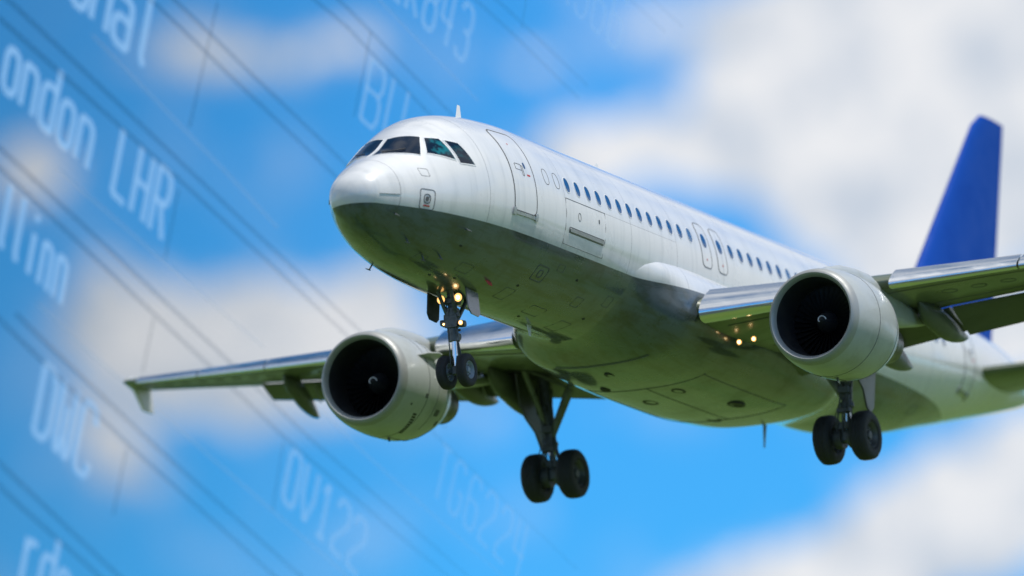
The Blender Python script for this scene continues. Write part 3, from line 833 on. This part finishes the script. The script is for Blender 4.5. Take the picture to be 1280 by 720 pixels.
for sg in (-1, 1):
    b = MB(); y = sg * .46
    O = [(4.72, -1.98), (5.30, -2.02), (5.30, -2.50), (5.20, -2.58), (4.86, -2.56), (4.74, -2.44)]
    b.loft([[(x, y + t_ * sg - sg * .25 * (z + 2.0) * .35 * -1 * -1, z) for x, z in O] for t_ in (0, .03)])
    b.build('gear_door', HULL if sg < 0 else DARK, ng)
b = MB(); b.box((4.88, 0, -2.66), (.05, .30, .30)); b.build('gear_door', GEARM, ng)
def lamp(c, r, parent, name='landing_light', hous=GEARM, face=(-1, 0, -.12)):
    d = Vector(face).normalized(); c = Vector(c)
    b = MB(); b.tube(c - d * .10, c, r * .75, r * 1.12, 20); b.tube(c - d * .002, c + d * .012, r * 1.0, r * .92, 20, 1)
    b.tube(c + d * .010, c + d * .020, r * .5, r * .42, 20, 2)
    b.build(name, [hous, LAMP, CORE], parent)
lamp((4.78, .18, -2.17), .095, ng); lamp((4.78, -.25, -2.17), .095, ng)
lamp((4.86, -.25, -2.73), .055, ng); lamp((4.86, .17, -2.72), .03, ng)

# main gear
mx, mz = 17.71, -3.72
def main_gear(sgn):
    b = MB()
    top = (17.62, 3.98, -1.15); knee = (17.68, 3.84, -2.90)
    b.tube(top, knee, .15, .125, 20); b.tube(knee, (17.67, 3.85, -3.02), .165, .165, 20)
    b.tube((17.58, 4.0, -2.05), (17.6, 3.97, -2.2), .17, .17, 20)
    b.tube((mx, 3.35, mz), (mx, 4.24, mz), .075, .075, 16); b.box((17.70, 3.795, mz + .03), (.26, .24, .28))
    b.tube((17.80, 3.80, -3.02), (18.05, 3.80, -3.36), .05, .04); b.tube((18.05, 3.80, -3.36), (17.80, 3.80, -3.66), .04, .05)
    b.tube((17.55, 3.80, -2.7), (17.50, 3.78, -3.6), .022, .022, 8); b.tube((17.52, 3.90, -2.2), (17.55, 3.92, -3.5), .018, .018, 8)
    b.path([(17.45, 3.95, -1.6), (17.42, 3.85, -2.2), (17.5, 3.75, -2.8), (17.45, 3.70, -3.25), (17.55, 3.6, -3.6)], .02, 7)
    b.path([(17.45, 4.1, -1.6), (17.46, 4.0, -2.4), (17.5, 3.95, -3.0), (17.48, 4.0, -3.4), (17.58, 4.1, -3.65)], .018, 7)
    b.box((17.55, 3.86, -2.62), (.22, .30, .18)); b.box((17.52, 3.84, -3.10), (.18, .34, .12)); b.box((17.60, 3.80, -3.45), (.14, .30, .18))
    for dy_, dx_ in ((.14, -.10), (-.13, -.08), (.05, -.17)):
        b.path([(17.62 + dx_, 3.96 + dy_, -1.5), (17.60 + dx_, 3.92 + dy_, -2.1), (17.66 + dx_, 3.86 + dy_, -2.8), (17.60 + dx_ * 1.6, 3.84 + dy_ * 1.6, -3.2), (17.68 + dx_, 3.80 + dy_ * 1.9, -3.62)], .014, 6)
    b.tube((17.9, 3.9, -1.6), (17.72, 3.86, -2.7), .035, .035, 10)
    g = ysign(b, sgn).build('main_landing_gear', GEARM)
    b = MB(); b.tube((17.67, 3.85, -3.0), (mx - .01, 3.80, -3.65), .085, .085, 24); ysign(b, sgn).build('oleo_piston', CHROME, g)
    # folding side stay and forward brace
    b = MB()
    b.tube((17.35, 3.02, -1.30), (17.45, 3.20, -1.75), .085, .085); b.box((17.40, 3.12, -1.52), (.16, .20, .42), Matrix.Rotation(rad(-18 ), 3, 'X'))
    b.tube((17.45, 3.20, -1.75), (17.62, 3.80, -2.78), .11, .09); b.tube((17.45, 3.20, -1.72), (17.52, 3.95, -1.35), .03, .03, 8)
    ysign(b, sgn).build('side_stay', GREENM, g)
    b = MB(); b.tube((16.75, 4.05, -1.28), (17.58, 3.93, -2.50), .07, .065); b.tube((16.75, 4.05, -1.28), (17.35, 3.3, -1.62), .025, .025, 8)
    ysign(b, sgn).build('drag_brace', GREENM, g)
    wheel((mx, 3.33 * sgn, mz), .584, .42, g, DRIM); wheel((mx, 4.26 * sgn, mz), .584, .42, g, DRIM)
    for yy in (3.62, 3.98):
        b = MB(); b.lathe([(-.10, .10), (-.10, .25), (.10, .25), (.10, .10)], (mx, yy * sgn, mz), 'y', 32, 0, True, True); b.build('brake_pack', DRIM, g)
    b = MB()
    O = [(16.98, -1.28), (18.22, -1.30), (18.30, -2.0), (18.30, -2.95), (18.14, -3.12), (17.92, -3.00), (17.68, -2.62), (17.25, -2.36), (17.02, -2.12)]
    b.loft([[(x, 4.36 + t_ + (z + 1.3) * .09, z) for x, z in O] for t_ in (0, .012, .033, .045)])
    ysign(b, sgn).build('gear_door', FLAPP, g)
    # dark wheel bay under the wing root
    b = MB(); ring = [(17.0, 2.6), (18.15, 2.6), (18.2, 4.4), (17.7, 4.6), (16.6, 4.4), (16.5, 3.6)]
    b.loft([[(x, y, wpt(y, min(.75, (x - wle(y)) / (wte(y) - wle(y))), foil(min(.75, (x - wle(y)) / (wte(y) - wle(y))), wth(y), False))[2] + dz) for x, y in ring] for dz in (.1, -.012)])
    ysign(b, sgn).build('gear_bay', DARK, g)
main_gear(1); main_gear(-1)

# wing root landing lights
for p in ((14.75, -2.50, -1.78), (14.80, -2.85, -1.74)):
    lamp(p, .06, ROOT, 'landing_light', LIP, (-1, 0, -.2))

# ------------------------------------------------------------------ ground far below
def ground():
    n, L = 60, 9000.0
    b = MB(); vs = []; fs = []
    for i in range(n + 1):
        for j in range(n + 1):
            u, v = (2 * i / n - 1), (2 * j / n - 1)
            x, y = L * u * abs(u) ** 1.4, L * v * abs(v) ** 1.4; r = math.hypot(x, y)
            z = 1.2 * math.sin(x * .004) * math.cos(y * .005) * min(1, r / 900) - .2
            vs.append((x, y, min(z, 0.9)))
    for i in range(n):
        for j in range(n): fs.append((i * (n + 1) + j, (i + 1) * (n + 1) + j, (i + 1) * (n + 1) + j + 1, i * (n + 1) + j + 1))
    b.add(vs, fs)
    m, p, t = material('meadow_grass', (0.09, 0.15, 0.02), 0.9)
    tc = t.new('ShaderNodeTexCoord'); n1 = t.noise(tc.outputs['Object'], .02, 10, .65); n2 = t.noise(tc.outputs['Object'], 2.2, 8, .7)
    c = t.mix(t.rng(n1.outputs['Fac'], .35, .65), (0.052, 0.125, 0.008, 1), (0.088, 0.14, 0.014, 1))
    c = t.mix(t.rng(n2.outputs['Fac'], .3, .7, 0, .5), c, (0.045, 0.085, 0.012, 1))
    # airfield grass; unseen dark zone added towards the camera to darken belly bounce
    sx = t.new('ShaderNodeSeparateXYZ'); t.l.new(tc.outputs['Object'], sx.inputs[0])
    dx, dy = t.math('SUBTRACT', sx.outputs[0], 15.0), sx.outputs[1]
    rr = t.math('MULTIPLY_ADD', dx, -.9, t.math('MULTIPLY', dy, -.44))
    edge = t.rng(t.math('ADD', rr, t.math('MULTIPLY_ADD', n1.outputs['Fac'], 60.0, -30.0)), 38, 80)
    c = t.mix(edge, c, t.mix(n2.outputs['Fac'], (0.010, 0.020, 0.018, 1), (0.028, 0.045, 0.040, 1)))
    t.l.new(c, p.inputs['Base Color'])
    o = b.build('ground', m, None); o['kind'] = 'structure'
ground()

# ------------------------------------------------------------------ double-exposed departures board, added as a translucent panel beyond the aircraft
def departures_overlay():
    D0 = 248.0; s = D0 / 12349.86
    M3 = CAMW.to_3x3()
    org = CAMW @ (Vector(((300 - 640) * s, -(360 - 360) * s, -D0)))
    U = Vector((1, -.9, 1.0)); V = Vector((-.24, -1, -.66))
    ku, kv = U.length * s, V.length * s
    ux, vy = (M3 @ U).normalized(), (M3 @ -V).normalized()
    nz_ = ux.cross(vy).normalized(); vy = nz_.cross(ux)
    M = Matrix.Translation(org) @ Matrix((ux, vy, nz_)).transposed().to_4x4()
    root = bpy.data.objects.new('departures_overlay', None); C.objects.link(root); root.matrix_world = M
    root['label'] = 'double-exposed overlay of a departures board with pale flight numbers, added beyond the airplane'
    root['category'] = 'sign'
    def uv(X, Y):
        dx, dy = X - 300, Y - 360
        return ((dx + .24 * dy) / 1.216 * ku, -(dy - .9 * dx) / 1.216 * kv)
    def see_through(name, col, hi, lo, x0, x1, emit):
        m = bpy.data.materials.new(name); m.use_nodes = True; t = NT(m.node_tree); t.n.clear()
        out = t.new('ShaderNodeOutputMaterial'); tr = t.new('ShaderNodeBsdfTransparent'); mx = t.new('ShaderNodeMixShader')
        sh = t.new('ShaderNodeEmission' if emit else 'ShaderNodeBsdfDiffuse'); sh.inputs['Color'].default_value = (*col, 1)
        tc = t.new('ShaderNodeTexCoord'); sp = t.new('ShaderNodeSeparateXYZ'); t.l.new(tc.outputs['Object'], sp.inputs[0])
        t.l.new(t.rng(sp.outputs[0], x0, x1, hi, lo, False), mx.inputs[0])
        t.l.new(tr.outputs[0], mx.inputs[1]); t.l.new(sh.outputs[0], mx.inputs[2]); t.l.new(mx.outputs[0], out.inputs[0])
        return m
    X0, X1 = -290 * ku, 330 * ku
    PAN = see_through('overlay_tint', (0.13, 0.22, 0.33), .24, .0, X0, X1 * .95, False)  # dimming of the sky by the overlay, densest at left, put into the panel
    RAIL = see_through('dark_rail', (0.03, 0.14, 0.30), .21, .02, X0, X1, False)
    EDGE = see_through('light_edge', (0.55, 0.68, 0.85), .20, .03, X0, X1, False)
    LED = see_through('lit_lettering', (0.30, 0.56, 0.90), .42, .08, X0, X1 * .8, True)
    def slab(mb, quad, z0, z1):
        mb.add([(x, y, z) for z in (z0, z1) for x, y in quad], [(0, 3, 2, 1), (4, 5, 6, 7)] + [(i, (i + 1) % 4, 4 + (i + 1) % 4, 4 + i) for i in range(4)])
    b = MB(); uL, uR, vT, vB = -620 * ku, 420 * ku, 700 * kv, -560 * kv
    slab(b, [(uL, vB), (uR, vB), (uR, vT), (uL, vT)], -.03, -.015); b.build('overlay_panel', PAN, root)
    def bar(pts, w, mat, name, z=0.0):
        b = MB(); P = [Vector(uv(*p)) for p in pts]
        for i in range(len(P) - 1):
            d = (P[i + 1] - P[i]).normalized(); n = Vector((-d.y, d.x)) * w / 2
            slab(b, [P[i] - n, P[i + 1] - n, P[i + 1] + n, P[i] + n], z, z + .03)
        b.build(name, mat, root)
    def ext(pts, k=1.0): return pts
    W = .12
    for pts in ([(-60, -24), (0, 28), (219, 220), (430, 412), (560, 530)], [(-60, -60), (16, 9), (250, 225), (445, 405), (570, 518)],
                [(150, -38), (190, 0), (400, 200), (560, 350)], [(180, -38), (219, 0), (400, 173), (575, 340)],
                [(350, -40), (391, 0), (440, 42), (534, 142), (640, 250)], [(380, -40), (420, 0), (440, 19), (560, 142), (660, 240)],
                [(540, -42), (582, 0), (640, 55), (720, 135)], [(565, -40), (605, 0), (640, 32), (730, 120)],
                [(715, -40), (757, 0), (820, 60)], [(740, -40), (782, 0), (840, 55)],
                [(-30, 195), (19, 239), (162, 370), (260, 458), (356, 546), (486, 653), (620, 760)], [(-20, 178), (28, 220), (187, 364), (287, 453), (388, 546), (534, 668), (630, 750)],
                [(-40, 385), (20, 440), (152, 561), (340, 720), (400, 770)], [(0, 393), (51, 440), (187, 561), (375, 720), (440, 775)],
                [(-40, 575), (0, 611), (124, 720), (180, 768)], [(-40, 606), (0, 642), (96, 720), (150, 768)],
                [(500, 495), (554, 546), (720, 700)]):
        bar(pts, W, RAIL, 'row_rail')
    for pts in ([(30, 380), (98, 440), (340, 639), (440, 722)], [(110, 40), (169, 100), (281, 212), (350, 285)], [(60, 206), (94, 236), (330, 434)],
                [(380, 490), (448, 555), (557, 650), (640, 720)], [(430, -40), (475, 5), (534, 68), (600, 135)]):
        bar(pts, .045, EDGE, 'panel_edge')
    for pts in ([(275, 6), (237, 159)], [(222, 236), (203, 323)], [(187, 398), (171, 467)], [(148, 565), (129, 651)], [(355, 553), (340, 639)], [(469, 47), (448, 150)], [(660, 0), (652, 50)]):
        bar(pts, .05, RAIL, 'column_divider')
    G = {'A': ['0,0 0,.8 .25,1 .75,1 1,.8 1,0', '0,.45 1,.45'], 'B': ['0,0 0,1 .8,1 1,.85 1,.65 .8,.53 0,.53', '.8,.53 1,.4 1,.15 .8,0 0,0'],
         'C': ['1,.78 1,.88 .8,1 .2,1 0,.85 0,.15 .2,0 .8,0 1,.12 1,.22'], 'D': ['0,0 0,1 .7,1 1,.82 1,.18 .7,0 0,0'], 'E': ['1,1 0,1 0,0 1,0', '0,.5 .8,.5'],
         'G': ['1,.85 .8,1 .2,1 0,.85 0,.15 .2,0 .8,0 1,.15 1,.45 .6,.45'], 'H': ['0,0 0,1', '1,0 1,1', '0,.5 1,.5'], 'I': ['.5,0 .5,1'], 'J': ['1,1 1,.15 .8,0 .2,0 0,.15'],
         'K': ['0,0 0,1', '1,1 0,.5 1,0'], 'L': ['0,1 0,0 1,0'], 'O': ['0,.12 0,.88 .2,1 .8,1 1,.88 1,.12 .8,0 .2,0 0,.12'], 'R': ['0,0 0,1 .8,1 1,.85 1,.65 .8,.5 0,.5', '.5,.5 1,0'],
         'T': ['0,1 1,1', '.5,1 .5,0'], 'U': ['0,1 0,.15 .2,0 .8,0 1,.15 1,1'], 'V': ['0,1 0,.45 .5,0 1,.45 1,1'], 'W': ['0,1 0,.1 .2,0 .5,.25 .8,0 1,.1 1,1', '.5,.25 .5,.7'],
         'a': ['.1,.66 .85,.66 1,.55 1,0 .2,0 0,.1 0,.28 .2,.38 1,.38'], 'd': ['1,1 1,0 .2,0 0,.12 0,.54 .2,.66 1,.66'], 'i': ['.5,0 .5,.64', '.5,.84 .5,.94'], 'l': ['.5,1 .5,.1 .75,0'],
         'n': ['0,0 0,.66 .8,.66 1,.54 1,0'], 'o': ['.2,0 0,.12 0,.54 .2,.66 .8,.66 1,.54 1,.12 .8,0 .2,0'], 'r': ['0,0 0,.66', '0,.5 .3,.66 .9,.66'], 't': ['.4,.95 .4,.1 .6,0 1,0', '0,.66 1,.66'],
         '1': ['.15,.8 .5,1 .5,0', '.15,0 .85,0'], '2': ['0,.8 0,.88 .2,1 .8,1 1,.85 1,.62 0,.2 0,0 1,0'], '3': ['0,.85 .2,1 .8,1 1,.85 1,.62 .8,.52 .4,.52', '.8,.52 1,.4 1,.15 .8,0 .2,0 0,.15'],
         '4': ['0,1 0,.4 1,.4', '.75,1 .75,0'], '6': ['1,.85 .8,1 .2,1 0,.85 0,.15 .2,0 .8,0 1,.15 1,.42 .8,.54 0,.54'], '8': ['.2,.53 0,.66 0,.87 .2,1 .8,1 1,.87 1,.66 .8,.53 .2,.53 0,.4 0,.13 .2,0 .8,0 1,.13 1,.4 .8,.53']}
    def text(st, X, Y, adv, hgt, slope=.93, fill=.68, w=.135, name='lettering'):
        """X, Y: foot of the first letter"""
        b = MB()
        for k, ch in enumerate(st):
            if ch == ' ': continue
            for path in G[ch]:
                P = []
                for q in path.split():
                    a, c = map(float, q.split(','))
                    xx = X + adv * (k + a * fill); yy = Y + adv * (k + a * fill) * slope
                    P.append(Vector(uv(xx + .22 * hgt * c, yy - hgt * c)))
                for i in range(len(P) - 1):
                    d = (P[i + 1] - P[i]).normalized(); n = Vector((-d.y, d.x)) * w / 2
                    z = .002 + .0007 * ((i + k) % 2)
                    slab(b, [P[i] - n - d * w * .0, P[i + 1] - n, P[i + 1] + n, P[i] + n], z, z + .02)
        b.build(name, LED, root)
    text('onal', 166 - 27 * 3 - 4, 72 - 25 * 3 - 4, 27, 84, .93, .70, .23)
    text('ondon LHR', 182 - 24.5 * 8, 284 - 24.5 * 8 * .93, 24.5, 78, .93, .64, .20)
    text('llinn', 50 - 19 * 4, 370 - 19 * 4 * .9, 19, 78, .9, .56, .19)
    text('DWC', 21, 545, 26.5, 88, .86, .66, .20)
    text('rdo', 0, 740, 22, 84, .85, .64, .20)
    text('OV122', 352.6, 624, 20.5, 64, .97, .66, .18)
    text('TG6224', 542, 612, 19, 62, .95, .62, .13)
    text('EK843', 570 - 4 * 19.5, 78 - 4 * 19, 19.5, 62, .96, .66, .16)
    text('BU', 455, 152, 27, 70, .9, .66, .13)
    text('JK366', 675, -5, 19, 62, .96, .66, .12)
departures_overlay()
